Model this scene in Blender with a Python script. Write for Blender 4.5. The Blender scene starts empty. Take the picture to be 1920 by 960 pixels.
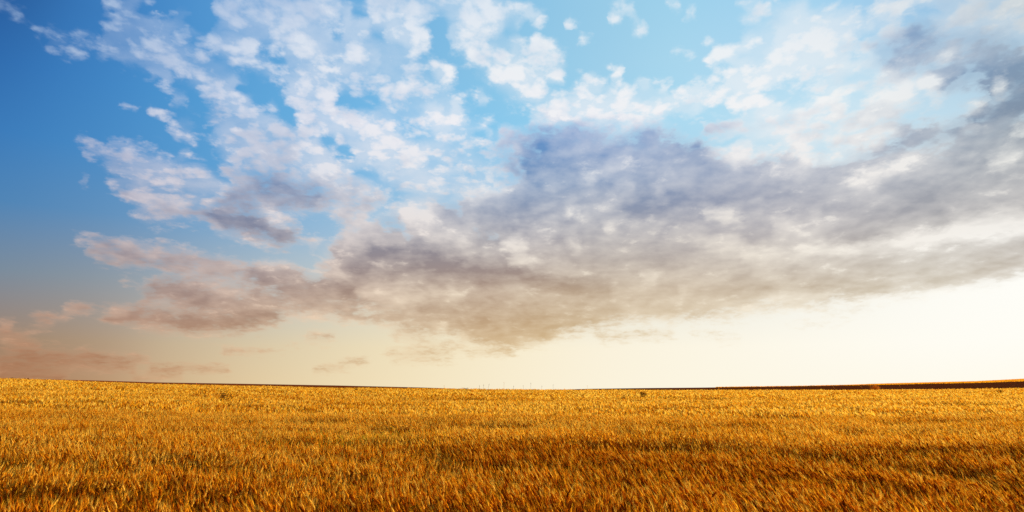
import bpy, math, random
import numpy as np

# ------------------------------------------------------------------ camera, sky, sun, exposure
scn = bpy.context.scene
COL = scn.collection
W0, H0, F0 = 1920.0, 960.0, 1251.0           # photograph's pixel frame and focal length in its pixels
EYE = 2.1                                     # eye height above the soil
PITCH = math.atan((724.0 - 480.0) / F0)
CT, ST = math.cos(PITCH), math.sin(PITCH)

cam_data = bpy.data.cameras.new("camera")
cam_data.sensor_width = 36.0
cam_data.lens = 36.0 * F0 / W0
cam_data.clip_start = 0.1
cam_data.clip_end = 20000.0
cam = bpy.data.objects.new("camera", cam_data)
cam.location = (0, 0, EYE)
cam.rotation_euler = (math.radians(90) + PITCH, 0, 0)
COL.objects.link(cam)
scn.camera = cam

SUN_AZ, SUN_EL = 64.0, 9.5                   # degrees to the right of the view, above the horizon
sd = bpy.data.lights.new("sun", "SUN")
sd.energy = 5.0
sd.angle = math.radians(0.5)
sd.color = (1.0, 0.78, 0.46)
sun = bpy.data.objects.new("sun", sd)
sun.rotation_euler = (math.radians(90 - SUN_EL), 0, math.radians(180 - SUN_AZ))
COL.objects.link(sun)

scn.view_settings.view_transform = 'Standard'
scn.view_settings.look = 'None'
scn.view_settings.exposure = 0.5
scn.view_settings.gamma = 1.0
scn.view_settings.use_curve_mapping = False
scn.render.film_transparent = False
scn.cycles.max_bounces = 8
scn.cycles.diffuse_bounces = 4
scn.cycles.glossy_bounces = 2
scn.cycles.transmission_bounces = 6
scn.cycles.transparent_max_bounces = 4
scn.cycles.use_denoising = False


def pix_dir(px, py):
    """world direction through a point of the photograph's frame"""
    a = (np.asarray(px, float) - W0 / 2) / F0
    b = -(np.asarray(py, float) - H0 / 2) / F0
    x = a
    y = CT - b * ST
    z = ST + b * CT
    n = np.sqrt(x * x + y * y + z * z)
    return x / n, y / n, z / n


def dir_pix(x, y, z):
    c = y * CT + z * ST
    u = -y * ST + z * CT
    c = np.maximum(c, 0.05)
    return W0 / 2 + F0 * x / c, H0 / 2 - F0 * u / c


def lin(c):
    c = np.asarray(c, float) / 255.0
    return np.where(c <= 0.04045, c / 12.92, ((c + 0.055) / 1.055) ** 2.4)


# ---- colour of the clear air and of the lit and shaded sides of the clouds over the sky
GX = np.arange(0, 1921, 240.0)
GY = np.array([0, 120, 240, 360, 480, 600, 720.0])
CLEAR = [
 [(36,88,154),(64,130,195),(90,156,212),(112,176,222),(136,193,228),(156,206,232),(160,212,240),(150,196,230),(150,190,222)],
 [(44,104,172),(68,137,200),(90,161,215),(118,180,224),(142,198,230),(164,210,234),(178,220,242),(186,218,238),(160,196,220)],
 [(56,118,182),(74,145,204),(94,166,216),(120,188,232),(140,202,236),(160,214,240),(190,226,242),(205,232,244),(180,212,228)],
 [(72,128,180),(84,146,200),(104,164,212),(140,190,226),(150,196,228),(165,205,230),(190,220,236),(210,228,238),(210,225,232)],
 [(110,136,158),(128,156,180),(150,180,204),(180,202,216),(190,208,218),(200,214,220),(225,230,228),(250,248,240),(255,255,250)],
 [(146,130,112),(176,164,144),(206,196,172),(232,220,188),(246,236,208),(250,243,224),(253,249,236),(255,254,246),(255,255,250)],
 [(168,112,70),(206,166,120),(232,206,160),(243,224,184),(249,236,206),(252,244,222),(253,247,228),(254,248,232),(255,250,234)],
]
LIGHT = [
 [(150,178,212),(178,198,226),(196,212,234),(214,226,240),(222,232,242),(228,238,244),(228,236,242),(222,230,236),(218,224,224)],
 [(160,184,214),(188,204,228),(214,224,238),(234,238,244),(236,240,244),(236,241,245),(238,242,245),(234,238,242),(214,222,226)],
 [(165,180,208),(198,204,224),(218,222,236),(236,236,242),(240,240,244),(242,242,245),(244,244,244),(246,246,244),(226,230,228)],
 [(176,178,196),(206,200,212),(218,220,228),(230,230,234),(226,229,233),(228,228,229),(234,230,228),(232,228,224),(232,226,218)],
 [(184,172,168),(204,190,186),(222,204,198),(232,218,208),(234,224,214),(232,222,208),(238,228,212),(252,248,240),(255,254,250)],
 [(200,160,132),(210,178,156),(226,196,168),(236,214,182),(232,212,178),(236,218,188),(244,232,208),(250,244,228),(255,252,240)],
 [(178,124,84),(206,162,118),(228,192,144),(240,214,172),(246,228,192),(248,236,210),(252,244,224),(252,246,230),(255,250,236)],
]
DARK = [
 [(70,120,184),(100,148,204),(124,164,212),(140,178,216),(150,186,220),(160,192,222),(160,186,214),(142,172,206),(150,170,190)],
 [(76,124,184),(104,146,198),(128,164,210),(138,174,216),(146,180,218),(150,182,216),(156,182,212),(134,166,202),(120,144,170)],
 [(86,126,178),(116,146,190),(124,150,192),(120,156,202),(100,146,200),(102,146,202),(140,164,196),(140,160,186),(122,138,154)],
 [(104,126,162),(124,134,168),(118,140,176),(124,148,184),(112,144,184),(130,150,180),(150,158,180),(160,164,176),(160,162,168)],
 [(130,128,134),(136,130,138),(140,134,142),(142,134,138),(146,136,138),(164,155,153),(174,164,162),(178,170,162),(186,178,168)],
 [(168,124,98),(170,134,114),(172,136,114),(180,146,116),(190,154,114),(206,178,136),(214,190,150),(218,200,162),(226,210,178)],
 [(156,102,64),(188,138,94),(200,160,112),(222,188,138),(234,208,158),(240,220,176),(244,228,188),(246,232,200),(250,238,212)],
]

# ---- where clouds stand: (tone, cover, radius, points)   tone 0 shaded .. 1 sunlit, cover 1 solid, negative = gap
S = []
def st(tone, cov, r, *pts): S.append((tone, cov, r, pts))
# broad bases
MASS = [(1005,262),(1150,262),(1400,285),(1600,290),(1760,270),(1960,240),(2300,180),(3200,150),(3200,420),(2300,470),(1960,515),(1800,545),(1700,558),(1560,567),(1480,578),(1400,592),(1300,603),(1200,605),
        (1130,615),(1060,632),(960,642),(870,634),(790,606),(700,590),(610,560),(600,500),(640,420),(760,380),(880,360),(960,330)]
st(.78,.58,75,(470,50),(590,140),(700,230)); st(.85,.55,60,(690,50),(760,180),(850,240)); st(.68,.62,60,(430,220),(520,300),(660,350))
st(.74,.72,46,(440,20),(560,50),(660,70)); st(.66,.8,34,(470,285),(560,320),(660,350)); st(.8,.7,34,(620,250),(720,310),(820,350)); st(.85,.52,45,(870,50),(950,130),(1010,180)); st(.8,.5,40,(200,70),(330,110),(420,150)); st(.7,.45,45,(230,300),(330,350),(430,390)); st(.85,.5,40,(860,280),(920,340),(830,350))
st(.5,.72,26,(250,472),(420,510),(600,560)); st(.5,.6,26,(300,560),(500,580)); st(.85,.5,34,(1050,190),(1250,185)); st(.88,.55,60,(1420,120),(1500,40)); st(.88,.6,60,(1420,240),(1600,140),(1700,60))
st(.62,.9,60,(1700,110),(1800,60),(1940,30)); st(.5,.9,60,(1800,170),(1940,150)); st(.7,.85,50,(1760,20),(1900,10)); st(.75,.78,70,(1480,60),(1620,120),(1760,80),(1900,50))
st(.80,.80,60,(1450,230),(1600,210),(1750,230))
# left part of the sky, upper
st(.8,.22,12,(0,15),(50,30)); st(.8,.34,18,(80,50),(110,65),(150,90),(160,105))
st(.8,.55,14,(190,5),(260,5)); st(.85,.6,18,(215,40),(270,50),(320,60)); st(.8,.4,14,(320,30),(335,18))
st(.9,.78,17,(200,95),(230,105),(290,110),(340,120)); st(.9,.65,11,(300,80),(350,90),(390,100))
st(1,.85,12,(278,128),(300,145),(315,157)); st(.8,.45,10,(335,55),(365,62)); st(.8,.5,8,(390,115),(440,118))
st(.8,.55,7,(360,128),(385,132)); st(.8,.6,12,(330,180),(345,192)); st(.9,.7,14,(370,152),(400,165),(430,158),(440,145))
st(.9,.8,20,(410,175),(440,195),(475,202)); st(.8,.42,9,(235,195),(255,210)); st(.9,.75,9,(285,212),(322,216))
st(.8,.4,14,(340,230),(360,240)); st(1,.82,12,(325,247),(350,258),(365,266)); st(.9,.62,6,(345,290)); st(.8,.5,8,(392,250))
st(.75,.68,12,(150,265),(185,285),(230,310),(270,330)); st(.9,.7,11,(220,280),(262,292))
st(.8,.74,15,(250,310),(300,308),(322,325)); st(.8,.5,7,(155,330),(175,345)); st(.9,.82,17,(320,335),(380,345),(425,355))
st(.9,.75,7,(215,348)); st(.9,.75,8,(270,355)); st(.6,.8,24,(440,325),(475,345))
# upper middle
st(.80,.78,55,(450,15),(540,30),(640,40)); st(.80,.78,40,(540,70),(600,90)); st(.9,.8,24,(400,68),(430,82),(480,95))
st(.8,.6,16,(490,120),(510,130)); st(.9,.8,26,(680,60),(720,40),(780,70),(795,80)); st(.8,.72,30,(700,5),(780,10),(840,5))
st(.85,.58,42,(690,100),(740,140),(770,150)); st(.95,.95,24,(640,122),(695,108)); st(.95,.97,30,(540,165),(600,155),(620,165))
st(.93,.97,32,(575,190),(640,218),(700,245),(760,290)); st(.93,.97,32,(690,260),(760,300),(785,290))
st(.93,.78,20,(690,150),(740,185),(765,170)); st(.95,.85,22,(818,130),(838,152)); st(.95,.88,22,(800,200),(835,235),(835,255))
st(.9,.8,14,(850,195),(862,220)); st(.9,.8,30,(845,20),(900,15),(945,25)); st(.95,.95,27,(850,72),(880,55),(930,48))
st(.95,.85,18,(880,100),(925,105)); st(.97,.92,22,(920,132),(965,125)); st(.8,.62,10,(890,185),(912,190)); st(.9,.7,9,(895,238),(930,230))
st(.9,.7,5,(914,262)); st(.9,.85,15,(480,222),(512,236)); st(.72,.93,42,(480,265),(540,275),(600,320),(640,335))
st(.98,.95,22,(565,285),(615,318)); st(.9,.88,14,(560,225),(590,240),(622,250)); st(.2,.93,24,(440,368),(520,366),(600,372),(650,365))
st(.95,.88,11,(790,335),(840,325),(872,315)); st(.9,.92,14,(850,358),(955,350)); st(.8,.72,18,(940,315),(950,298)); st(.8,.6,22,(800,280),(850,290))
# gaps
st(0,-.8,12,(490,95),(525,125)); st(0,-.7,9,(665,22),(680,30)); st(0,-.85,13,(480,150),(520,170),(545,225))
st(0,-.95,16,(640,182),(700,192)); st(0,-.95,10,(815,35),(826,85),(838,115)); st(0,-.8,12,(860,140),(880,150)); st(0,-.8,12,(618,262),(655,295))
st(0,-.7,12,(675,322),(700,330)); st(0,-.6,9,(700,55),(720,60)); st(0,-.6,9,(620,35),(640,70))
# upper right-middle puffs
for t,c,r,p in [(.95,.8,14,[(970,5),(1000,22)]),(.95,.85,13,[(1010,28)]),(.9,.62,9,[(975,48)]),(.9,.6,7,[(1004,50)]),(.95,.65,9,[(1060,36),(1072,38)]),
  (.95,.72,7,[(1090,72)]),(.9,.65,12,[(1150,28),(1165,35)]),(.95,.8,9,[(1165,8),(1185,15)]),(.95,.78,10,[(1193,42)]),(.95,.82,10,[(1265,8)]),
  (.95,.75,9,[(1302,14),(1290,33)]),(.95,.85,14,[(1395,35),(1412,38)]),(.9,.72,16,[(1390,5),(1440,10)]),(.95,.88,20,[(970,85)]),
  (.98,.97,23,[(1008,90),(1040,110),(1020,132)]),(.98,.97,28,[(960,122),(990,150),(1000,175)]),(.98,.93,12,[(1040,145)]),
  (.98,.93,16,[(1080,162),(1118,155)]),(.95,.85,7,[(1110,138)]),(1,.93,12,[(1160,142)]),(.95,.72,10,[(1205,152)]),(1,.85,8,[(1140,178)]),
  (1,.72,8,[(1190,175)]),(1,.88,10,[(1248,168)]),(.9,.6,7,[(1270,93)]),(.9,.65,6,[(1283,116),(1300,105)]),(.9,.55,6,[(1335,75),(1325,90)]),
  (.98,.93,14,[(1338,124),(1355,107),(1380,97),(1400,92)]),(.9,.65,10,[(1410,70)]),(.95,.85,6,[(1405,120)])]:
    st(t,c,r,*p)
st(.55,.75,34,(955,265),(985,335)); st(.95,.97,30,(1010,226),(1080,200),(1150,207),(1230,215)); st(.97,.93,22,(1215,208),(1290,195),(1350,168)); st(.97,.96,26,(1375,150),(1445,145)); st(.95,.88,16,(1380,192),(1445,190))
# the dark blue belly
st(.3,.8,26,(1000,252),(1060,262),(1150,275),(1230,275)); st(.16,.96,40,(1000,305),(1100,295),(1200,300),(1300,288)); st(.3,.97,45,(1040,345),(1250,355),(1400,350))
st(.55,.9,16,(965,300),(975,345)); st(.6,.95,12,(1212,264)); st(.65,.95,11,(1108,335)); st(.8,.95,20,(1375,285),(1400,292)); st(.75,.9,15,(1330,242),(1400,240)); st(.55,.95,12,(1170,348))
st(.34,.97,34,(1010,268),(1130,272),(1260,272))
# upper right
for t,c,r,p in [(.92,.92,22,[(1460,60),(1560,45),(1600,30)]),(.9,.85,15,[(1480,18),(1500,22)]),(.92,.93,27,[(1455,112),(1510,118),(1560,80)]),
  (.95,.95,10,[(1590,55)]),(.9,.97,22,[(1655,22),(1740,5)]),(.8,.8,14,[(1610,50),(1630,35)]),(1,.98,27,[(1510,205),(1590,182)]),(1,1,27,[(1635,212),(1700,160)]),
  (1,1,22,[(1740,150),(1785,152)]),(.97,.95,24,[(1560,262),(1680,252)]),(.93,.95,18,[(1480,262),(1510,290)]),(.8,.95,42,[(1870,30),(1920,50)]),
  (.12,.82,26,[(1660,100),(1740,88),(1880,78)]),(.3,.9,28,[(1760,118),(1900,98)]),(.12,.9,38,[(1790,150),(1940,145)]),(.75,.95,12,[(1770,103),(1790,104)]),
  (.15,.85,14,[(1700,60),(1740,45)]),(.08,.96,46,[(1930,180),(1880,220),(1800,262)]),(.2,.9,30,[(1700,262),(1800,235)]),(.3,1,45,[(1820,300),(1920,285)]),
  (.25,.93,22,[(1550,325),(1650,292),(1700,262)]),(.28,.97,34,[(1440,330),(1490,340)]),(.3,1,45,[(1680,345),(1900,340)]),(1,1,9,[(1868,163),(1880,155)]),
  (1,1,4,[(1800,207),(1845,192)]),(.95,1,5,[(1810,232)]),(.92,1,11,[(1870,302),(1900,288)]),(.8,1,9,[(1815,285)]),(.85,1,9,[(1590,342),(1700,300)]),(.9,.97,14,[(1495,270)])]:
    st(t,c,r,*p)
st(0,-.75,12,(1690,40),(1750,12)); st(0,-.75,18,(1450,170),(1515,180)); st(0,-.85,19,(1715,218),(1790,192),(1825,168)); st(0,-.6,14,(1605,185)); st(0,-.5,12,(1600,105),(1615,95)); st(0,-.6,13,(1610,60),(1640,65)); st(0,-.5,12,(1600,145),(1660,145))
# left, lower
st(.6,.94,17,(240,362),(290,376),(340,390),(385,404)); st(.9,.9,8,(245,358),(300,372),(350,386)); st(.8,.68,8,(250,410),(330,418))
st(.15,.96,28,(410,402),(480,420),(540,438)); st(.75,.95,12,(505,395),(525,410)); st(.9,.9,9,(575,455),(605,456)); st(.85,.6,6,(490,462),(530,472)); st(.8,.7,8,(390,422),(420,432))
st(.7,.6,8,(145,450),(200,455)); st(.45,.94,19,(175,462),(240,477),(300,484)); st(.85,.92,8,(225,458),(270,466),(300,478)); st(.5,.92,13,(320,488),(380,495),(440,505),(480,518))
st(.7,.5,8,(225,525),(250,520)); st(.75,.88,10,(290,526),(340,528),(420,542)); st(.18,.98,24,(290,540),(380,562),(500,578)); st(.6,.8,14,(400,545),(470,555))
st(.2,.98,15,(200,590),(270,592)); st(.8,.8,4,(205,580),(240,578)); st(.55,.72,7,(260,570),(330,575)); st(.12,.98,20,(270,598),(400,606),(520,592)); st(.5,.72,8,(260,608),(300,612))
st(.5,.88,6,(135,575),(168,581)); st(.6,.65,8,(60,585),(110,590),(130,600)); st(.5,.5,7,(70,612),(100,615)); st(.3,.75,17,(0,625),(30,635),(60,648)); st(1,.9,5,(0,603),(15,608))
st(.1,.85,16,(0,682),(100,672),(240,682)); st(.05,.8,14,(0,704),(120,702)); st(.3,.6,8,(240,702),(340,707)); st(.3,.5,6,(10,652),(60,655))
# middle, lower
st(.6,.92,25,(610,370),(700,375)); st(.85,.96,25,(640,400),(700,425),(660,440)); st(.9,.93,18,(760,400),(805,412)); st(.5,.95,28,(870,415),(950,400)); st(.85,.9,12,(820,440),(870,445))
st(0,-.6,7,(715,415),(770,438)); st(0,-.5,6,(712,398),(740,409)); st(0,-.45,6,(825,380),(865,394)); st(0,-.3,6,(890,436),(935,441)); st(0,-.7,7,(690,400),(700,408))
st(.75,.98,12,(720,455),(850,458),(900,468)); st(.05,1,27,(700,485),(850,492),(960,498)); st(.1,1,18,(640,495),(700,488)); st(.4,1,13,(830,466),(940,482))
st(.45,.96,16,(480,508),(560,522)); st(.75,.95,7,(480,496),(560,505)); st(.15,.98,20,(480,515),(560,536),(640,552),(700,548)); st(.8,.9,7,(615,508),(655,522)); st(.6,.85,10,(600,500),(640,505))
st(.4,.93,17,(480,560),(560,565),(660,578)); st(.75,.97,15,(680,545),(800,558),(860,566)); st(.95,.98,9,(845,545),(870,560)); st(.5,.94,13,(650,592),(760,602),(860,608))
st(.2,1,22,(800,585),(900,602),(960,602)); st(.2,1,18,(880,622),(960,632),(1020,625)); st(.95,.9,4,(800,607),(835,618)); st(.85,.8,5,(540,590),(660,598))
st(.4,.62,4,(615,605),(650,607)); st(.4,.55,4,(570,628),(630,630)); st(.45,.68,8,(740,635),(830,640)); st(.35,.75,5,(770,622),(830,622)); st(.95,.8,8,(858,638),(880,640)); st(.3,.72,8,(720,668),(860,670)); st(.1,.9,6,(590,688),(690,682)); st(.3,.7,6,(280,690),(430,695)); st(.2,.72,7,(60,662),(270,672)); st(.35,.7,5,(420,655),(620,649))
# right, lower
for t,c,r,p in [(.95,1,12,[(955,458),(985,466)]),(.9,1,9,[(1075,455)]),(.88,1,9,[(960,488),(1010,500),(1090,505)]),(1,.95,5,[(1070,395)]),(.95,1,8,[(1142,425)]),
  (.8,1,10,[(1242,370)]),(.95,1,10,[(1325,395),(1350,402),(1385,412)]),(.7,1,15,[(1310,448),(1400,462)]),(1,1,7,[(1212,517),(1230,522)]),(1,1,5,[(1285,545)]),
  (.15,1,19,[(985,520),(1060,525),(1130,540)]),(.15,.98,18,[(900,600),(960,606),(1050,602),(1150,588)]),(.12,1,24,[(1190,402),(1290,388)]),(.3,1,20,[(1180,455),(1300,470)]),
  (.3,1,18,[(1400,432),(1445,430)]),(.2,.9,14,[(1340,545),(1440,538)]),(.35,.6,10,[(1250,588),(1350,585)]),(.25,1,27,[(1450,385),(1600,388),(1760,398)]),
  (.25,1,18,[(1560,440),(1660,440)]),(1,1,6,[(1530,408)]),(.72,1,14,[(1480,422),(1450,415)]),(1,1,12,[(1500,478),(1640,468),(1760,452),(1830,420)]),
  (1,1,24,[(1800,430),(1860,422),(1930,415)]),(.9,1,10,[(1400,480),(1500,485)]),(.35,1,28,[(1470,512),(1600,508),(1750,495),(1930,472)]),(.2,1,16,[(1490,532),(1660,538)]),
  (.75,1,10,[(1440,560),(1560,560)]),(.35,.6,9,[(1120,636),(1260,628)]),(.3,.5,7,[(1480,600),(1640,590)]),(.4,.6,8,[(820,650),(960,662)]),(.5,.35,5,[(1290,625),(1390,622)]),(.5,.35,4,[(1320,650),(1390,646)])]:
    st(t,c,r,*p)


def seg_dist(px, py, pts):
    best = np.full(px.shape, 1e9)
    if len(pts) == 1:
        pts = (pts[0], (pts[0][0] + 0.1, pts[0][1]))
    for (x0, y0), (x1, y1) in zip(pts[:-1], pts[1:]):
        dx, dy = x1 - x0, y1 - y0
        t = np.clip(((px - x0) * dx + (py - y0) * dy) / (dx * dx + dy * dy), 0, 1)
        best = np.minimum(best, np.hypot(px - x0 - t * dx, py - y0 - t * dy))
    return best


def stroke_dist(px, py, pts):
    """distance to a cloud's axis and how far along it (0..1) the nearest place lies"""
    if len(pts) == 1:
        return seg_dist(px, py, pts), np.full(px.shape, .5)
    best = np.full(px.shape, 1e9); along = np.zeros(px.shape)
    lens = [math.hypot(b[0] - a[0], b[1] - a[1]) for a, b in zip(pts[:-1], pts[1:])]
    tot, acc = sum(lens), 0.0
    for (x0, y0), (x1, y1), ln in zip(pts[:-1], pts[1:], lens):
        dx, dy = x1 - x0, y1 - y0
        t = np.clip(((px - x0) * dx + (py - y0) * dy) / (dx * dx + dy * dy), 0, 1)
        d = np.hypot(px - x0 - t * dx, py - y0 - t * dy)
        k = d < best
        best = np.where(k, d, best); along = np.where(k, (acc + t * ln) / tot, along)
        acc += ln
    return best, along


AZ0, AZ1, EL0, EL1 = math.radians(-52), math.radians(52), math.radians(-1.5), math.radians(50)
NCX, NRY = 170, 74                            # fine lattice over azimuth and elevation


def cell_map(nx, ny):
    az = np.linspace(AZ0, AZ1, nx)
    el = np.linspace(EL0, EL1, ny)
    A, E = np.meshgrid(az, el)
    return dir_pix(np.sin(A) * np.cos(E), np.cos(A) * np.cos(E), np.sin(E))


def cloud_map():
    px, py = cell_map(NCX, NRY)
    ton = np.full(px.shape, .45)
    # the one big connected mass right of the centre: signed distance to its outline
    P = MASS + [MASS[0]]
    d = seg_dist(px, py, P)
    inside_ = np.zeros(px.shape, bool)
    for (x0, y0), (x1, y1) in zip(P[:-1], P[1:]):
        c = ((y0 > py) != (y1 > py)) & (px < (x1 - x0) * (py - y0) / ((y1 - y0) or 1e-6) + x0)
        inside_ ^= c
    sdm = np.where(inside_, d, -d)
    t = np.clip((sdm + 24) / 52, 0, 1)
    cov = t * t * (3 - 2 * t)
    tw = np.clip((30 - sdm) / 40, 0, 1)
    ton = ton + .25 * tw
    for tone, c, r, pts in S:
        d, al = stroke_dist(px, py, pts)
        d = d / (1.05 - (.32 if len(pts) > 1 else 0) * np.abs(2 * al - 1) ** 3)
        r = r * 1.05 + 1.5
        wide_ = tone < .35 and r > 18
        t = np.clip(((1.75 if wide_ else 1.5) * r - d) / ((1.6 if wide_ else 1.1) * r), 0, 1)
        w = t * t * (3 - 2 * t)
        if c < 0:
            cov *= 1 + c * w
        else:
            c2 = c * (1 - .22 * max(0, tone - .55) / .45) if px.shape and tone > .55 and c < 1 else c
            cov = np.maximum(cov, c2 * w) if c < .99 else cov + (1 - cov) * w
            a = w * min(1, c + .1)
            ton = ton * (1 - a) + tone * a
    return cov, ton


def coarse_map(grid, nx, ny):
    px, py = cell_map(nx, ny)
    g = lin(grid)
    fx = np.clip(px / 240.0, 0, len(GX) - 1.001)
    fy = np.clip(py / 120.0, 0, len(GY) - 1.001)
    ix, iy = fx.astype(int), fy.astype(int)
    tx, ty = (fx - ix)[..., None], (fy - iy)[..., None]
    return (g[iy, ix] * (1 - tx) + g[iy, ix + 1] * tx) * (1 - ty) + (g[iy + 1, ix] * (1 - tx) + g[iy + 1, ix + 1] * tx) * ty


world = bpy.data.worlds.new("World")
scn.world = world
world.use_nodes = True
nt = world.node_tree
nt.nodes.clear()
N, L = nt.nodes, nt.links


def val(x):
    return x


def math_n(op, a, b=None, c=None, clamp=False):
    n = N.new('ShaderNodeMath'); n.operation = op; n.use_clamp = clamp
    for i, v in enumerate((a, b, c)):
        if v is None: continue
        if isinstance(v, (int, float)): n.inputs[i].default_value = v
        else: L.new(v, n.inputs[i])
    return n.outputs[0]


def maprange(v, a, b, c=0.0, d=1.0, smooth=False):
    n = N.new('ShaderNodeMapRange')
    n.interpolation_type = 'SMOOTHSTEP' if smooth else 'LINEAR'
    L.new(v, n.inputs[0])
    for i, x in enumerate((a, b, c, d)): n.inputs[i + 1].default_value = x
    return n.outputs[0]


def mixc(f, a, b, mode='MIX'):
    n = N.new('ShaderNodeMix'); n.data_type = 'RGBA'; n.blend_type = mode; n.clamp_factor = True
    for s, v in ((n.inputs[0], f), (n.inputs[6], a), (n.inputs[7], b)):
        if isinstance(v, (int, float)): s.default_value = v
        elif isinstance(v, tuple): s.default_value = (*v, 1)
        else: L.new(v, s)
    return n.outputs[2]


def noise(vec, scale, detail, rough=.5, lac=2.0, dist=0.0):
    n = N.new('ShaderNodeTexNoise'); n.noise_dimensions = '3D'
    n.inputs['Scale'].default_value = scale; n.inputs['Detail'].default_value = detail
    n.inputs['Roughness'].default_value = rough; n.inputs['Lacunarity'].default_value = lac
    n.inputs['Distortion'].default_value = dist
    L.new(vec, n.inputs['Vector'])
    return n


def vmath(op, a, b=None, scale=None):
    n = N.new('ShaderNodeVectorMath'); n.operation = op
    for i, v in enumerate((a, b)):
        if v is None: continue
        if isinstance(v, tuple): n.inputs[i].default_value = v
        else: L.new(v, n.inputs[i])
    if scale is not None:
        if isinstance(scale, (int, float)): n.inputs['Scale'].default_value = scale
        else: L.new(scale, n.inputs['Scale'])
    return n.outputs[0]


tc = N.new('ShaderNodeTexCoord').outputs['Generated']
sep = N.new('ShaderNodeSeparateXYZ'); L.new(tc, sep.inputs[0])
X, Y, Z = sep.outputs
az = math_n('ARCTAN2', X, Y)
el = math_n('ARCSINE', Z)
# the cloud layer seen as a level sheet overhead
zz = math_n('ADD', math_n('MAXIMUM', Z, 0.0), 0.24)
cb = N.new('ShaderNodeCombineXYZ')
L.new(math_n('DIVIDE', X, zz), cb.inputs[0]); L.new(math_n('DIVIDE', Y, zz), cb.inputs[1])
sheet = cb.outputs[0]
mp = N.new('ShaderNodeMapping'); mp.inputs['Scale'].default_value = (1.25, 1.1, 1); mp.inputs['Rotation'].default_value = (0, 0, math.radians(-12))
L.new(sheet, mp.inputs[0]); sheet = mp.outputs[0]
# warp in direction space so that the lattice never shows
w1 = noise(sheet, 7.0, 5, .65)
warp = vmath('SUBTRACT', w1.outputs['Color'], (.5, .5, .5))
wsep = N.new('ShaderNodeSeparateXYZ'); L.new(warp, wsep.inputs[0])
shrink = maprange(el, 0.0, .35, .25, 1.0)
U = maprange(math_n('MULTIPLY_ADD', math_n('MULTIPLY', wsep.outputs[0], shrink), .058, az), AZ0, AZ1)
Ev = math_n('MULTIPLY_ADD', math_n('MULTIPLY', wsep.outputs[1], shrink), .046, el)
Vf = maprange(Ev, EL0, EL1)
Uc = maprange(az, AZ0, AZ1)
Vc = maprange(el, EL0, EL1)


def lattice(chan, u, v):
    """chan: rows x cols x 3, looked up with u along a row and v across the rows"""
    ny, nx, _ = chan.shape
    comb = N.new('ShaderNodeCombineXYZ')
    for i in range(3): L.new(u, comb.inputs[i])
    out = None
    for j in range(ny):
        n = N.new('ShaderNodeRGBCurve')
        m = n.mapping
        m.use_clip = False
        for k in range(3):
            c = m.curves[k]
            ys = chan[j, :, k]
            c.points[0].location = (0, float(ys[0])); c.points[1].location = (1, float(ys[-1]))
            for i in range(1, nx - 1):
                if abs(ys[i] - ys[i - 1]) < 1e-4 and abs(ys[i] - ys[i + 1]) < 1e-4: continue
                c.points.new(i / (nx - 1), float(ys[i]))
            for p in c.points: p.handle_type = 'AUTO_CLAMPED'
        m.update()
        L.new(comb.outputs[0], n.inputs['Color'])
        if out is None: out = n.outputs[0]
        else:
            f = maprange(v, (j - 1) / (ny - 1), j / (ny - 1), smooth=False)
            out = mixc(f, out, n.outputs[0])
    return out


cov, ton = cloud_map()
fine = lattice(np.stack([cov, ton, ton * 0], -1), U, Vf)
C_clear = lattice(coarse_map(CLEAR, 13, 12), Uc, Vc)
C_light = lattice(coarse_map(LIGHT, 13, 12), Uc, Vc)
C_dark = lattice(coarse_map(DARK, 13, 12), Uc, Vc)

fs = N.new('ShaderNodeSeparateColor'); L.new(fine, fs.inputs[0])
A, T = fs.outputs[0], fs.outputs[1]
# billows: the same noise read twice, the second time a little towards the sun, gives lit and shaded sides
na = noise(sheet, 12.0, 7, .60, 2.1, .15).outputs['Fac']
sh2 = vmath('ADD', sheet, (.030, .018, 0.0))
nf = noise(sheet, 26.0, 5, .62).outputs['Fac']
vo = N.new('ShaderNodeTexVoronoi'); vo.feature = 'SMOOTH_F1'; vo.inputs['Scale'].default_value = 19.0; vo.inputs['Smoothness'].default_value = .35
L.new(vmath('ADD', sheet, vmath('SCALE', vmath('SUBTRACT', noise(sheet, 12.0, 3, .6).outputs['Color'], (.5, .5, .5)), scale=.10)), vo.inputs['Vector'])
puff = math_n('MULTIPLY', math_n('SUBTRACT', .46, vo.outputs['Distance']), maprange(el, .12, .35, .2, 1.0))
na2 = noise(sheet, 8.0, 2.5, .5, 2.0, .2).outputs['Fac']
nb2 = noise(vmath('ADD', sheet, (.032, .014, 0.0)), 8.0, 2.5, .5, 2.0, .2).outputs['Fac']
relief = math_n('SUBTRACT', na2, nb2)
dens = math_n('ADD', math_n('MULTIPLY', math_n('SUBTRACT', na, .5), 1.7), math_n('ADD', math_n('MULTIPLY', math_n('SUBTRACT', nf, .5), .5), math_n('MULTIPLY', puff, .95)))
mid = math_n('MULTIPLY', math_n('MULTIPLY', A, math_n('SUBTRACT', 1.0, A)), 4.0)      # noise acts where cover is partial
mid = maprange(mid, 0, .45, 0, 1)
a0 = math_n('MULTIPLY_ADD', dens, mid, A)
alpha = maprange(a0, .04, .98, 0, 1, smooth=True)
nl = noise(sheet, 3.6, 6, .58).outputs['Fac']
veil = math_n('MULTIPLY', maprange(A, .12, .75, 0, 1, smooth=True), maprange(nl, .35, .62, .34, .66, smooth=True))
alpha = math_n('MAXIMUM', alpha, veil)
spark = maprange(math_n('ADD', na, math_n('MULTIPLY', math_n('SUBTRACT', nl, .5), .6)), .57, .78, 0, .34, smooth=True)
thin = math_n('MULTIPLY', math_n('SUBTRACT', 1.0, alpha), .35)
tone = math_n('ADD', math_n('ADD', T, thin), math_n('MULTIPLY', relief, .55))
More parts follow.
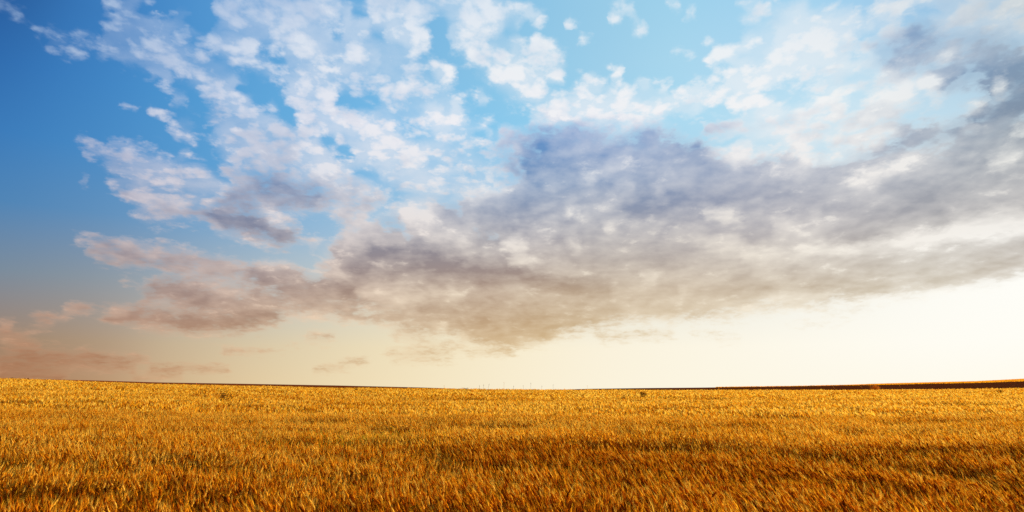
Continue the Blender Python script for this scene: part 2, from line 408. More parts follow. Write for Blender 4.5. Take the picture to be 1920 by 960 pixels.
tone = math_n('ADD', tone, math_n('ADD', math_n('MULTIPLY', math_n('SUBTRACT', nl, .515), 1.35), spark))
tone = math_n('ADD', tone, math_n('ADD', math_n('MULTIPLY', math_n('SUBTRACT', na, .5), .16), math_n('MULTIPLY', puff, .14)))
tone = math_n('ADD', tone, math_n('MULTIPLY', math_n('SUBTRACT', nf, .5), .16), clamp=True)
tone = math_n('MULTIPLY', tone, 1.0, clamp=True)
cloud = mixc(tone, C_dark, C_light)
graded = mixc(alpha, C_clear, cloud)

sky = N.new('ShaderNodeTexSky')
sky.sky_type = 'NISHITA'
sky.sun_disc = False
sky.sun_elevation = math.radians(SUN_EL)
sky.sun_rotation = math.radians(SUN_AZ)
sky.air_density = 1.0; sky.dust_density = 1.5; sky.ozone_density = 1.0
# behind and beside the photograph's part of the sky: the plain sky with scattered cloud
gen = maprange(math_n('ADD', na, math_n('MULTIPLY', math_n('SUBTRACT', w1.outputs['Fac'], .5), .6)), .48, .68, 0, .8, smooth=True)
nsky = vmath('SCALE', sky.outputs[0], scale=0.10)
rest = mixc(gen, nsky, (.72, .74, .80))
inside = math_n('MULTIPLY', maprange(math_n('ABSOLUTE', az), math.radians(50), math.radians(95), 1, 0, True), maprange(el, math.radians(46), math.radians(72), 1, 0, True))
final = mixc(inside, rest, graded)
bg = N.new('ShaderNodeBackground'); L.new(final, bg.inputs[0]); bg.inputs[1].default_value = 2 ** -0.5
out = N.new('ShaderNodeOutputWorld'); L.new(bg.outputs[0], out.inputs[0])
world.cycles.sampling_method = 'MANUAL'
world.cycles.sample_map_resolution = 512

# ------------------------------------------------------------------ helpers
rng = np.random.default_rng(7)
random.seed(7)


def tag(o, label=None, cat=None, group=None, kind=None):
    if label: o['label'] = label
    if cat: o['category'] = cat
    if group: o['group'] = group
    if kind: o['kind'] = kind
    return o


def material(name):
    m = bpy.data.materials.new(name); m.use_nodes = True
    t = m.node_tree; t.nodes.clear()
    return m, t


def mesh_tris(name, verts, faces, mat, attrs=None, parent=None, smooth=False):
    """verts (n,3), faces (m,3) arrays -> one linked mesh object"""
    me = bpy.data.meshes.new(name)
    verts = np.ascontiguousarray(verts, np.float32); faces = np.ascontiguousarray(faces, np.int32)
    me.vertices.add(len(verts)); me.vertices.foreach_set('co', verts.ravel())
    k = faces.shape[1]
    me.loops.add(faces.size); me.loops.foreach_set('vertex_index', faces.ravel())
    me.polygons.add(len(faces)); me.polygons.foreach_set('loop_start', np.arange(len(faces), dtype=np.int32) * k)
    for an, arr in (attrs or {}).items():
        at = me.attributes.new(an, 'FLOAT', 'POINT'); at.data.foreach_set('value', np.ascontiguousarray(arr, np.float32))
    me.update(calc_edges=True)
    if smooth:
        me.polygons.foreach_set('use_smooth', np.ones(len(faces), bool))
    me.materials.append(mat)
    o = bpy.data.objects.new(name, me); COL.objects.link(o)
    if parent: o.parent = parent
    return o


def vnoise(x, y, seed=0):
    """smooth value noise in about -1..1"""
    r = np.random.default_rng(seed); tab = r.uniform(-1, 1, (64, 64))
    x = np.asarray(x, float); y = np.asarray(y, float)
    xi = np.floor(x).astype(int); yi = np.floor(y).astype(int)
    fx = x - xi; fy = y - yi
    fx = fx * fx * (3 - 2 * fx); fy = fy * fy * (3 - 2 * fy)
    g = lambda a, b: tab[a % 64, b % 64]
    return (g(xi, yi) * (1 - fx) + g(xi + 1, yi) * fx) * (1 - fy) + (g(xi, yi + 1) * (1 - fx) + g(xi + 1, yi + 1) * fx) * fy


# ------------------------------------------------------------------ the lie of the land
YE, YD, YG = 135.0, 380.0, 680.0              # far edge of the wheat, of the ploughed strip, crest of the far field
EDGE = ([0,100,200,320,480,640,800,960,1100,1300,1500,1700,1800,1920], [709.5,712.3,716.3,720.3,723.8,726.5,728.3,730,730.6,731,731,730,729,727])
DTOP = ([0,100,200,320,480,640,800,900,960,1060,1100,1200,1300,1440,1560,1640,1700,1800,1920], [712,712.5,714.8,718.6,721.3,724.3,727.6,730.5,732,730.4,729.2,727.8,726.9,725,722.9,721.5,720.2,718.2,714])
GTOP = ([0,900,1500,1540,1560,1640,1700,1800,1920], [715,733,726,723.4,722.3,719.4,717.7,715.2,708.8])
CROP = .97


def slope_of(curve, u):
    px = W0 / 2 + np.clip(u, -1.25, 1.25) * F0 / 1.0
    # column of the frame that looks along x/y = u near the horizon
    px = W0 / 2 + u * F0 * (CT)
    cx = np.concatenate([[-700], curve[0], [2620]])
    d0 = (curve[1][1] - curve[1][0]) / (curve[0][1] - curve[0][0]); d1 = (curve[1][-1] - curve[1][-2]) / (curve[0][-1] - curve[0][-2])
    cy = np.concatenate([[curve[1][0] - .35 * 700 * d0], curve[1], [curve[1][-1] + .35 * 700 * d1]])
    py = np.interp(px, cx, cy)
    x, y, z = pix_dir(px, py)
    return z / y


def land(x, y):
    x = np.asarray(x, float); y = np.asarray(y, float)
    yy = np.maximum(y, 8.0)
    u = np.clip(x / yy, -1.25, 1.25)
    zE = EYE + YE * slope_of(EDGE, u) - CROP
    zD = EYE + YD * (slope_of(DTOP, u) + .0011 * np.clip(-u * 4, 0, 1))
    sg = np.maximum(slope_of(GTOP, u), -1); zG = EYE + YG * sg
    t = np.clip(yy / YE, 0, 1)
    s = t * t * (3 - 2 * t)
    z = zE * s
    z = z + .10 * vnoise(x / 9 + 3, y / 9, 5) * np.clip((yy - 10) / 30, 0, 1) * (1 - t) + .16 * vnoise(x / 22, y / 16 + 7, 6) * np.clip(yy / 40, 0, 1) * (1 - t)
    t2 = np.clip((yy - YE) / (YD - YE), 0, 1)
    z = np.where(yy > YE, zE + (zD - zE) * t2, z)
    t3 = np.clip((yy - YD) / (YG - YD), 0, 1)
    z = np.where(yy > YD, zD + (zG - zD) * t3, z)
    t4 = np.clip((yy - YG) / 600.0, 0, 1)
    z = np.where(yy > YG, zG - 14 * t4, z)
    z = np.where(yy > YG + 600, zG - 14 - (yy - YG - 600) * .004, z)
    return z


def grid_sheet(name, mat, us, ys, lift, parent=None):
    Uu, Yy = np.meshgrid(us, ys)
    Xx = Uu * Yy
    Zz = land(Xx, Yy) + lift
    v = np.stack([Xx, Yy, Zz], -1).reshape(-1, 3)
    nx, ny = len(us), len(ys)
    i = (np.arange(ny - 1)[:, None] * nx + np.arange(nx - 1)[None]).ravel()
    f = np.stack([i, i + 1, i + nx + 1, i + nx], -1)
    return mesh_tris(name, v, f, mat, parent=parent, smooth=True)


def soil_material(name, c1, c2, c3, scale, furrow=None):
    m, t = material(name)
    n, l = t.nodes, t.links
    o = n.new('ShaderNodeOutputMaterial'); b = n.new('ShaderNodeBsdfDiffuse'); b.inputs['Roughness'].default_value = .9
    g = n.new('ShaderNodeNewGeometry')
    q = n.new('ShaderNodeTexNoise'); q.inputs['Scale'].default_value = scale; q.inputs['Detail'].default_value = 8; q.inputs['Roughness'].default_value = .65
    l.new(g.outputs['Position'], q.inputs['Vector'])
    r = n.new('ShaderNodeValToRGB'); e = r.color_ramp.elements
    e[0].position = .32; e[0].color = (*c1, 1); e[1].position = .68; e[1].color = (*c3, 1)
    k = e.new(.5); k.color = (*c2, 1)
    l.new(q.outputs['Fac'], r.inputs[0]); l.new(r.outputs[0], b.inputs['Color'])
    bp = n.new('ShaderNodeBump'); bp.inputs['Strength'].default_value = .7; bp.inputs['Distance'].default_value = .12
    l.new(q.outputs['Fac'], bp.inputs['Height']); l.new(bp.outputs[0], b.inputs['Normal'])
    l.new(b.outputs[0], o.inputs[0])
    return m


m_soil = soil_material('soil', (.03, .010, .003), (.055, .02, .005), (.10, .04, .010), 3.0)
m_plough = soil_material('ploughed_soil', (.16, .030, .010), (.27, .055, .015), (.42, .11, .028), .35)
m_far = soil_material('stubble', (.55, .22, .02), (.68, .28, .025), (.78, .34, .035), .05)
m_land = soil_material('open_land', (.10, .055, .02), (.20, .10, .03), (.30, .16, .04), .01)

# one sheet of ground out to the horizon: in front along rays, plus the flat land behind the camera
us = np.concatenate([np.linspace(-6, -1.3, 16), np.linspace(-1.25, 1.25, 161), np.linspace(1.3, 6, 16)])
ys = np.concatenate([np.linspace(1, 8, 8), np.geomspace(8.5, YE, 90), np.geomspace(YE + 3, YD, 24), np.linspace(YD + 10, YG, 24), np.geomspace(YG + 30, 9000, 30)])
Ug, Yg_ = np.meshgrid(us, ys)
gx = Ug * Yg_; gz = land(gx, Yg_)
gv = np.stack([gx, Yg_, gz], -1).reshape(-1, 3)
nx, ny = len(us), len(ys)
ii = (np.arange(ny - 1)[:, None] * nx + np.arange(nx - 1)[None]).ravel()
gf = np.stack([ii, ii + 1, ii + nx + 1, ii + nx], -1)
nb0 = len(gv)
# behind: one more row behind the first one, spreading far back and wide
back = np.array([[-9000, -9000, 0], [9000, -9000, 0], [9000, 1500, 0], [-9000, 1500, 0]], float)
fl = 0; fr = nx - 1
gv = np.concatenate([gv, back])
extra = [[nb0, nb0 + 1, fr, fl], [nb0 + 1, nb0 + 2, fr, fr], [nb0 + 3, nb0, fl, fl]]
gf = np.concatenate([gf, np.array([extra[0]])])
ground = mesh_tris('ground', gv, gf, m_soil, smooth=True)
tag(ground, 'brown soil under the ripe cereal crop', kind='structure')
pf = grid_sheet('ploughed_field', m_plough, np.linspace(-1.25, 1.25, 321), np.concatenate([np.linspace(YE + 2.5, YD, 60)]), .06)
tag(pf, 'dark reddish brown ploughed strip behind the wheat', kind='structure')
sf = grid_sheet('stubble_hill', m_far, np.linspace(-1.25, 1.25, 161), np.concatenate([np.linspace(YD, YG, 20), np.geomspace(YG + 20, YG + 900, 12)]), .05)
tag(sf, 'low golden hill above the ploughed strip on the right', kind='structure')


# ------------------------------------------------------------------ wheat
def straw_material(name, stops, trans=.45, rough=.42, spec=.05):
    m, t = material(name)
    n, l = t.nodes, t.links
    o = n.new('ShaderNodeOutputMaterial')
    a = n.new('ShaderNodeAttribute'); a.attribute_name = 'tint'
    r = n.new('ShaderNodeValToRGB'); e = r.color_ramp.elements
    e[0].position, e[0].color = stops[0][0], (*stops[0][1], 1)
    e[1].position, e[1].color = stops[-1][0], (*stops[-1][1], 1)
    for p, c in stops[1:-1]:
        k = e.new(p); k.color = (*c, 1)
    l.new(a.outputs['Fac'], r.inputs[0])
    d = n.new('ShaderNodeBsdfDiffuse'); l.new(r.outputs[0], d.inputs['Color'])
    gl = n.new('ShaderNodeBsdfGlossy'); gl.inputs['Roughness'].default_value = rough; l.new(r.outputs[0], gl.inputs['Color'])
    b = n.new('ShaderNodeMixShader'); b.inputs[0].default_value = spec; l.new(d.outputs[0], b.inputs[1]); l.new(gl.outputs[0], b.inputs[2])
    tr = n.new('ShaderNodeBsdfTranslucent'); l.new(r.outputs[0], tr.inputs[0])
    mx = n.new('ShaderNodeMixShader'); mx.inputs[0].default_value = trans
    l.new(b.outputs[0], mx.inputs[1]); l.new(tr.outputs[0], mx.inputs[2]); l.new(mx.outputs[0], o.inputs[0])
    return m


m_wheat = straw_material('ripe_wheat', [(0, (.15, .021, .002)), (.25, (.37, .085, .004)), (.5, (.70, .245, .009)), (.75, (.92, .49, .022)), (.9, (.98, .67, .11)), (.96, (.42, .36, .02)), (1.0, (.16, .22, .02))], .5)


def crop_height(x, y):
    h = .76 + .06 * vnoise(x / 1.6, y / 1.2, 1) + .09 * vnoise(x / 6.0 + 9, y / 3.2, 2) + .055 * vnoise(x / .55, y / .5, 3) + .03 * vnoise(x / .22, y / .22, 4)
    gap = vnoise(x / 3.4 + 30, y / 1.6 + 4, 8)
    h -= .15 * np.clip((gap - .38) / .4, 0, 1)
    h -= .13 * np.exp(-((y - 12.2 - 1.2 * vnoise(x / 6, y / 9, 14)) / 1.7) ** 2) * (.65 + .45 * vnoise(x / 3.0, y / 3.0, 15))
    h -= .09 * np.exp(-((y - 52 - 4 * vnoise(x / 20, y / 30, 18)) / 3.5) ** 2) * (.4 + .7 * vnoise(x / 11.0, y / 9.0, 19))
    h -= .09 * np.exp(-((y - 21.5 - 2 * vnoise(x / 10, y / 12, 23)) / 1.6) ** 2) * (.2 + .8 * vnoise(x / 4.0, y / 6.0, 24))
    h -= .10 * np.exp(-((y - 33 - 3 * vnoise(x / 12, y / 19, 16)) / 3.0) ** 2) * (.3 + .7 * vnoise(x / 6.0, y / 9.0, 17))
    return h


def scatter(y0, y1, dens):
    """random points between two distances in a wedge a little wider than the view"""
    wmax = 1.05 * y1 + 5
    n = int(dens * 2 * wmax * (y1 - y0))
    x = rng.uniform(-wmax, wmax, n); y = rng.uniform(y0, y1, n)
    k = np.abs(x) < 1.05 * y + 5
    return x[k], y[k]


VERTS, FACES, TINT = [], [], []
VOFF = 0


def push(v, f, tint):
    """v (n,k,3) template copies, f (m,3) indices into k, tint (n,k)"""
    global VOFF
    n, k, _ = v.shape
    VERTS.append(v.reshape(-1, 3).astype(np.float32))
    FACES.append((f[None] + (np.arange(n) * k)[:, None, None] + VOFF).reshape(-1, 3).astype(np.int32))
    TINT.append(tint.reshape(-1).astype(np.float32))
    VOFF += n * k


def unit(v):
    return v / np.maximum(np.linalg.norm(v, axis=-1, keepdims=True), 1e-9)


def ribbon(P, width, side):
    """P (n,s,3) centre line, width (n,s), side (n,3) -> tapering ribbon"""
    n, s, _ = P.shape
    a = P - side[:, None] * width[..., None] / 2; b = P + side[:, None] * width[..., None] / 2
    v = np.empty((n, 2 * s, 3)); v[:, 0::2] = a; v[:, 1::2] = b
    f = []
    for i in range(s - 1):
        f += [[2 * i, 2 * i + 1, 2 * i + 3], [2 * i, 2 * i + 3, 2 * i + 2]]
    return v, np.array(f)


def stalks(x, y, lod, wide=1.0):
    n = len(x)
    z = land(x, y)
    h = crop_height(x, y) * rng.normal(1, .09, n)
    th = vnoise(x / 1.1 + 50, y / 1.1, 11) * .16                  # gusts swing neighbouring stalks together
    gust = 1 + .5 * vnoise(x / 3 + 11, y / 2.5, 12)
    lx = (-.06 - .12 * np.clip(x / np.maximum(y, 3) + .3, 0, 1)) * gust + rng.normal(0, .10, n) + th * .8; ly = .09 * gust + rng.normal(0, .10, n)
    lean = np.stack([lx, ly, np.zeros(n)], -1)
    base = np.stack([x, y, z], -1)
    up = np.array([0, 0, 1.0])
    tint = np.clip(rng.normal(.50 + {0: 0, 1: .05, 2: .09, 3: .09}[lod], .21, n) + .12 * vnoise(x / 2, y / 2, 21) + .08 * vnoise(x / 9, y / 7, 22) - .17 * np.clip((20 - y) / 9, 0, 1) * np.clip(.45 + x / 9, 0, 1), 0, .88)  # last term paints a darker near right corner into the straw colour, as shading
    green = np.exp(-(((x + 3.6) / 1.3) ** 2 + ((y - 17.5) / 2.2) ** 2)) * .9
    tint = np.where(rng.uniform(0, 1, n) < green * .4, rng.uniform(.94, .99, n), tint)
    def at(t):
        return base + up * (h * t)[:, None] * 1.0 + lean * (h * t ** 1.7)[:, None]
    ang = rng.uniform(0, 2 * math.pi, n)
    side = np.stack([np.cos(ang), np.sin(ang), np.zeros(n)], -1)
    topdir = unit(up + lean * 1.7)
    nod = rng.uniform(.1, .9, n)[:, None]
    edir = unit(topdir + unit(lean + 1e-4) * nod * .42)
    tip = at(np.ones(n))
    el_ = rng.uniform(.075, .105, n) * (1 + .25 * (wide - 1) * .2)
    # straw
    if lod == 0:
        ts = [.25, .6, .85, 1.0]; ww = [.006, .005, .004, .003]
    elif lod == 1:
        ts = [.45, 1.0]; ww = [.006, .004]
    else:
        ts = [.55, 1.0]; ww = [.007, .006]
    P = np.stack([at(np.full(n, t)) for t in ts], 1)
    Wd = np.array(ww)[None] * np.ones((n, 1)) * wide
    v, f = ribbon(P, Wd, side)
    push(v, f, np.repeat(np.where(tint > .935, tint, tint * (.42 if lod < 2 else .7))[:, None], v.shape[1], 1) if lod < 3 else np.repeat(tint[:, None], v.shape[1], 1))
    # ear
    s1 = unit(np.cross(edir, up + .01)); s2 = np.cross(edir, s1)
    if lod == 0:
        prof = [0, .55, 1.0, .9, .75, .0]; pos = [0, .12, .35, .6, .85, 1.0]; K = 4
        bend = unit(lean + 1e-4) * .0
        rings = []
        rad = .0102
        for i, (p, q) in enumerate(zip(prof, pos)):
            c = tip + edir * (el_ * q)[:, None] + np.array([0, 0, -1.0]) * (el_ * q * q * .25)[:, None] * nod
            for k in range(K):
                a = 2 * math.pi * k / K + (i % 2) * .7
                r_ = rad * p * (1.35 if k % 2 else .8)
                rings.append(c + s1 * (r_ * math.cos(a)) + s2 * (r_ * math.sin(a)))
        v = np.stack(rings, 1)
        f = []
        for i in range(len(prof) - 1):
            for k in range(K):
                a, b = i * K + k, i * K + (k + 1) % K
                if i > 0: f.append([a, b, b + K])
                if i < len(prof) - 2: f.append([a, b + K, a + K])
                elif i == len(prof) - 2 and False: pass
        # closing fans: bottom ring and top ring are single points
        for k in range(K):
            f.append([0, K + (k + 1) % K, K + k])
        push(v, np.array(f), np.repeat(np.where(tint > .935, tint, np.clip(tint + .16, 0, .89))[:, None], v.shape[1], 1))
    elif lod == 1:
        mid = tip + edir * (el_ * .45)[:, None]; end = tip + edir * el_[:, None]
        r_ = .0075 * wide
        v = np.stack([tip, mid + s1 * r_, mid - s1 * r_, end, mid + s2 * r_, mid - s2 * r_], 1)
        push(v, np.array([[0, 1, 3], [0, 3, 2], [0, 4, 3], [0, 3, 5]]), np.repeat(np.where(tint > .935, tint, np.clip(tint + .16, 0, .89))[:, None], 6, 1))
    else:
        end = tip + edir * (el_ * 1.5)[:, None]
        mid = tip + edir * (el_ * .6)[:, None]
        r_ = .012 * wide
        sd_ = unit(np.cross(edir, side + .01))
        v = np.stack([tip - edir * (el_ * .3)[:, None], mid + sd_ * r_, end, mid - sd_ * r_], 1)
        push(v, np.array([[0, 1, 2], [0, 2, 3]]), np.repeat(np.where(tint > .935, tint, np.clip(tint + .16, 0, .89))[:, None], 4, 1))
    # awns
    na_ = {0: 9, 1: 4, 2: 2}.get(lod, 1)
    for k in range(na_):
        q = rng.uniform(.1, .95, n) if lod == 0 else rng.uniform(.3, .9, n)
        b0 = tip + edir * (el_ * q)[:, None]
        fan = (rng.normal(0, .15, n)[:, None] * s1 + rng.normal(0, .15, n)[:, None] * s2)
        d = unit(edir + fan)
        ln = rng.uniform(.06, .10, n)
        wv = unit(np.cross(d, rng.normal(0, 1, (n, 3)))) * (.0014 if lod == 0 else .002) * wide
        v = np.stack([b0 - wv, b0 + wv, b0 + d * ln[:, None]], 1)
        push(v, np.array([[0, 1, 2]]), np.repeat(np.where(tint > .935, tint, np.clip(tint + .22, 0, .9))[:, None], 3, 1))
    # dry leaves
    nl = {0: 2, 1: 1, 2: 1}.get(lod, 1)
    for k in range(nl):
        t0 = rng.uniform(.45, .85, n)
        b0 = at(t0)
        a2 = rng.uniform(0, 2 * math.pi, n)
        hd = np.stack([np.cos(a2), np.sin(a2), np.zeros(n)], -1)
        ll = rng.uniform(.07, .18, n)[:, None]
        rise = rng.uniform(.3, 1.1, n)[:, None]
        p1 = b0 + hd * ll * .45 + up * ll * .5 * rise
        p2 = b0 + hd * ll * .95 + up * ll * (.45 * rise - rng.uniform(.1, .6, n)[:, None])
        sd_ = np.stack([-hd[:, 1], hd[:, 0], np.zeros(n)], -1)
        wl = (.0055 if lod == 0 else .008) * wide
        v = np.stack([b0 - sd_ * wl * .5, b0 + sd_ * wl * .5, p1 + sd_ * wl * .5, p1 - sd_ * wl * .5, p2], 1)
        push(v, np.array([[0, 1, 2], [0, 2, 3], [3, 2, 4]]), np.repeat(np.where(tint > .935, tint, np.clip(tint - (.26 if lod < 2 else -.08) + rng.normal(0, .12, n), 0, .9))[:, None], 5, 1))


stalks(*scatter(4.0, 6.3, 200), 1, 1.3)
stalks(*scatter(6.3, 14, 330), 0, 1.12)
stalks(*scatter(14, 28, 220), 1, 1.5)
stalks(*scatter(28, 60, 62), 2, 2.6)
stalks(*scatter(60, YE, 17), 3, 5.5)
x_ = rng.uniform(-150, 150, 90000); y_ = rng.uniform(3, YE, 90000)      # the same crop further out to both sides
k_ = (np.abs(x_) > 1.03 * y_ + 5) & (np.abs(x_) < 2.2 * y_ + 16)
stalks(x_[k_], y_[k_], 3, 4.5)
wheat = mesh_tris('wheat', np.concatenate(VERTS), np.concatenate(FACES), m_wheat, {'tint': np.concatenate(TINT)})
tag(wheat, 'golden ripe awned wheat crop covering the whole field', 'wheat crop', kind='stuff')
print('wheat triangles', sum(len(f) for f in FACES))
VERTS, FACES, TINT = [], [], []
# short standing stubble on the far hill, as tufts
n_ = 60000
u_ = rng.uniform(.30, 1.15, n_); y_ = np.sqrt(rng.uniform(YD ** 2, (YG + 25) ** 2, n_)); x_ = u_ * y_
b_ = np.stack([x_, y_, land(x_, y_)], -1)
a_ = rng.uniform(0, math.pi, n_); s_ = np.stack([np.cos(a_), np.sin(a_), np.zeros(n_)], -1) * rng.uniform(.15, .45, n_)[:, None]
h_ = rng.uniform(.25, .5, n_)[:, None] * np.array([0, 0, 1.0])
v_ = np.stack([b_ - s_, b_ + s_, b_ + s_ * .8 + h_, b_ - s_ * .8 + h_ * .9], 1)
f_ = (np.array([[0, 1, 2], [0, 2, 3]])[None] + (np.arange(n_) * 4)[:, None, None]).reshape(-1, 3)
stubble = mesh_tris('stubble', v_.reshape(-1, 3), f_, m_wheat, {'tint': np.repeat(rng.uniform(.45, .8, n_), 4)})
tag(stubble, 'far golden stubble on the low hill at the right', 'stubble', kind='stuff')


# ------------------------------------------------------------------ weeds, bush and tall stalks standing in the crop
m_weed = straw_material('dry_weed', [(0, (.07, .021, .004)), (.5, (.15, .05, .009)), (1.0, (.30, .12, .018))], .25, .6, .04)
m_bush = straw_material('rusty_bush', [(0, (.50, .14, .012)), (.5, (.75, .26, .02)), (1.0, (.88, .38, .04))], .35, .6, .04)
m_green = straw_material('green_weed', [(0, (.05, .06, .008)), (.5, (.10, .11, .012)), (1.0, (.22, .20, .03))], .4, .6, .04)
m_pale = straw_material('pale_straw', [(0, (.55, .28, .05)), (.5, (.80, .50, .14)), (1.0, (.92, .68, .28))], .5, .5, .06)


def spot(px, py):
    """where the line of sight through this place of the field meets the top of the crop"""
    x, y, z = pix_dir(px, py)
    Y = np.geomspace(6, YE - 1, 4000)
    xs = Y * x / y; zs = EYE + Y * z / y
    top = land(xs, Y) + .74
    hit = np.nonzero(zs <= top)[0]
    k = hit[0] if len(hit) else len(Y) - 1
    return float(xs[k]), float(Y[k]), float(land(xs[k], Y[k]))


def leaf_cloud(centers, n_per, spread, size, r):
    """small pointed leaf faces spread round the given points"""
    V, F = [], []
    for c in centers:
        for _ in range(n_per):
            p = np.array(c) + r.normal(0, spread, 3)
            d = r.normal(0, 1, 3); d /= np.linalg.norm(d)
            e = np.cross(d, r.normal(0, 1, 3)); e /= np.linalg.norm(e)
            s_ = size * r.uniform(.6, 1.4)
            b = len(V)
            V += [p - e * s_ * .3, p + d * s_ * .5 + e * s_ * .1, p + e * s_ * .3 + d * s_ * .1, p + d * s_]
            F += [[b, b + 1, b + 3], [b, b + 2, b + 1]]
    return V, F


def tube(V, F, p, q, r0, r1, k=5):
    p = np.array(p, float); q = np.array(q, float)
    d = q - p; d /= np.linalg.norm(d)
    a = np.cross(d, (.3, .9, .1)); a /= np.linalg.norm(a); b = np.cross(d, a)
    o = len(V)
    for c, rr in ((p, r0), (q, r1)):
        for i in range(k):
            t = 2 * math.pi * i / k
            V.append(c + (a * math.cos(t) + b * math.sin(t)) * rr)
    for i in range(k):
        j = (i + 1) % k
        F += [[o + i, o + j, o + k + j], [o + i, o + k + j, o + k + i]]


def weed(px, py, over, wide, label, mat=None, lean=(0, 0), thick=1.0, cat='weed', name='weed', group=None):
    """a branching dry weed reaching `over` metres above the crop, `wide` metres across"""
    mat = mat or m_weed
    r = np.random.default_rng(int(px * 7 + py))
    x, y, z = spot(px, py)
    H = .74 + over
    root = bpy.data.objects.new(name, None); COL.objects.link(root); root.location = (x, y, z)
    tag(root, label, cat, group)
    V, F = [], []
    ends = []
    tube(V, F, (0, 0, 0), (lean[0] * .5, lean[1] * .5, H * .55), .018 * thick, .012 * thick)
    for i in range(11):
        t0 = r.uniform(.30, .6)
        b0 = np.array([lean[0] * t0, lean[1] * t0, H * t0])
        a = r.uniform(0, 2 * math.pi); w = wide * .5 * r.uniform(.25, 1.0)
        e = np.array([lean[0] + math.cos(a) * w, lean[1] + math.sin(a) * w, H * r.uniform(.78, 1.0) - w * .25])
        m_ = (b0 + e) / 2 + r.normal(0, .03, 3)
        tube(V, F, b0, m_, .011 * thick, .008 * thick); tube(V, F, m_, e, .008 * thick, .004 * thick)
        ends += [e, m_ * .35 + e * .65]
    t1 = r.uniform(0, 1, len(V))
    mesh_tris('stem', np.array(V), np.array(F), mat, {'tint': t1 * .4}, parent=root)
    LV, LF = leaf_cloud(ends, 14, wide * .10, .075 * thick, r)
    mesh_tris('foliage', np.array(LV), np.array(LF), mat, {'tint': r.uniform(0, 1, len(LV))}, parent=root)
    return root


GW = 'weeds standing in the wheat'
weed(422, 753, .55, .80, 'dark bushy weed standing alone above the wheat left of centre, well below the skyline', group=GW)
weed(1461, 742, .24, 1.5, 'wide low brown weed in the wheat below the thin dark strip right of centre', group=GW)
weed(1168, 750, .34, .95, 'brown weed clump in the wheat, left of a taller narrow weed', group=GW)
weed(1206, 748, .70, .50, 'tall narrow dark weed in the wheat beside a lower clump', group=GW)
weed(1876, 739, .55, .85, 'dark weed near the right end of the field under the ploughed strip', group=GW)
weed(664, 732.5, .45, .55, 'small dark twiggy weed breaking the skyline left of the middle', group=GW, lean=(.25, 0))
weed(20, 712.5, .55, .8, 'small dark weed tuft on the skyline, leftmost of the three on the left rise', group=GW)
weed(47, 713.2, .50, .7, 'small dark weed tuft on the skyline, middle one of three on the left rise', group=GW)
weed(53, 713.8, .45, .5, 'small dark weed tuft on the skyline, rightmost of three on the left rise', group=GW)
weed(457, 730.5, .35, .9, 'low dark weed just under the dark line of the horizon, left of centre', group=GW)
weed(872, 733, .55, 1.0, 'low bushy weed on the skyline near the middle, left of the tall grass', group=GW)
weed(1084, 824, .10, .55, 'small green weed sunk in the wheat right of the middle', m_green, group=GW, thick=.8)
weed(284, 838, .05, .40, 'small dark weed sunk in the wheat in the left foreground', group=GW, thick=.8)
weed(778, 843, .06, .55, 'dull green weed sunk in the wheat beside a pale green patch', m_green, group=GW, thick=.8)

# the rusty round bush at the edge of the crop
def bush(px, py):
    r = np.random.default_rng(5)
    x, y, z = spot(px, py)
    root = bpy.data.objects.new('bush', None); COL.objects.link(root); root.location = (x, y, z)
    tag(root, 'rusty orange round bush at the wheat edge in front of the ploughed strip', 'bush')
    V, F = [], []; ends = []
    for i in range(16):
        a = r.uniform(0, 2 * math.pi); w = r.uniform(.1, .95)
        e = np.array([math.cos(a) * w, math.sin(a) * w, r.uniform(1.0, 2.25) - w * .3])
        tube(V, F, (math.cos(a) * .08, math.sin(a) * .08, 0), e * (.5, .5, .55), .03, .02); tube(V, F, e * (.5, .5, .55), e, .02, .008)
        ends += [e, e * (.75, .75, .85)]
    mesh_tris('stem', np.array(V), np.array(F), m_bush, {'tint': np.zeros(len(V))}, parent=root)
    LV, LF = leaf_cloud(ends, 60, .17, .10, r)
    mesh_tris('foliage', np.array(LV), np.array(LF), m_bush, {'tint': r.uniform(0, 1, len(LV))}, parent=root)
bush(1641, 731.5)


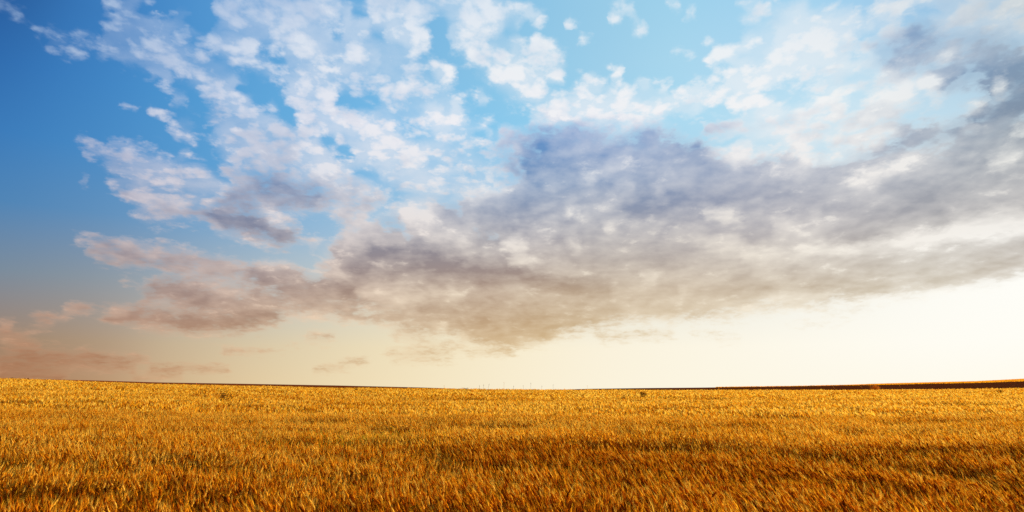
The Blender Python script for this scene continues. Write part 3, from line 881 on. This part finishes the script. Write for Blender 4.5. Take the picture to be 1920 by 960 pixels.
def grass(px, py, over, lean, label, mat, ear=.28, group='tall grass stalks on the skyline', name='grass_stalk', cat='grass stalk'):
    """one tall stalk with a seed head rising above the crop"""
    r = np.random.default_rng(int(px * 3))
    x, y, z = spot(px, py)
    H = .74 + over * .85
    root = bpy.data.objects.new(name, None); COL.objects.link(root); root.location = (x, y, z)
    tag(root, label, cat, group)
    V, F = [], []
    pts = [np.array([lean * t ** 1.8, 0, H * t]) for t in (0, .35, .65, .85, 1.0)]
    th = .014
    for a, b in zip(pts[:-1], pts[1:]): tube(V, F, a, b, th, th * .85); 
    mesh_tris('stem', np.array(V), np.array(F), mat, {'tint': r.uniform(.2, .8, len(V))}, parent=root)
    d = pts[-1] - pts[-2]; d /= np.linalg.norm(d)
    V, F = [], []
    q = [pts[-1] + d * ear * t for t in (0, .35, .7, 1.0)]
    tube(V, F, q[0], q[1], .012, .034); tube(V, F, q[1], q[2], .034, .026); tube(V, F, q[2], q[3], .026, .004)
    mesh_tris('seed_head', np.array(V), np.array(F), mat, {'tint': r.uniform(.3, 1, len(V))}, parent=root)

GG = 'tall grass stalks on the skyline'
for px, ov, ln, mt, lb in [
    (832, .75, .05, m_pale, 'thin pale grass stalk on the skyline left of the low bushy weed'),
    (900, .80, -.10, m_weed, 'short brown grass stalk on the skyline just right of the bushy weed'),
    (905, 1.0, .15, m_weed, 'brown grass stalk leaning right, second right of the bushy weed'),
    (914, 1.15, .25, m_weed, 'brown grass stalk bent right, third right of the bushy weed'),
    (945, 1.60, 0, m_pale, 'tallest pale grass stalk on the skyline near the middle'),
    (962, .80, .1, m_weed, 'short brown grass stalk right of the tallest pale one'),
    (982, .95, -.10, m_weed, 'slightly left leaning brown grass stalk on the middle skyline'),
    (995, 1.50, .03, m_weed, 'tall upright brown grass stalk on the skyline right of the middle'),
    (1015, .85, .1, m_weed, 'short brown grass stalk between a tall upright one and a thick one'),
    (1037, 1.15, .02, m_weed, 'thick dark grass stalk on the skyline, right of the tall upright one'),
    (1101, .95, .02, m_pale, 'lone pale grass stalk on the skyline where the dark strip begins')]:
    grass(px, 732.5, ov, ln, lb, mt)
for px, ov, ln, lb in [
    (1454, .85, -.45, 'pale straw leaning left over the thin part of the dark strip, leftmost of four'),
    (1569, .75, -.50, 'pale straw leaning left against the dark strip, second of four from the left'),
    (1622, .80, -.60, 'pale straw leaning left just left of the rusty bush'),
    (1693, .95, -.45, 'pale straw leaning left just right of the rusty bush')]:
    grass(px, 733, ov, ln, lb, m_pale, .35, 'pale straws poking above the wheat edge', 'straw', 'straw')
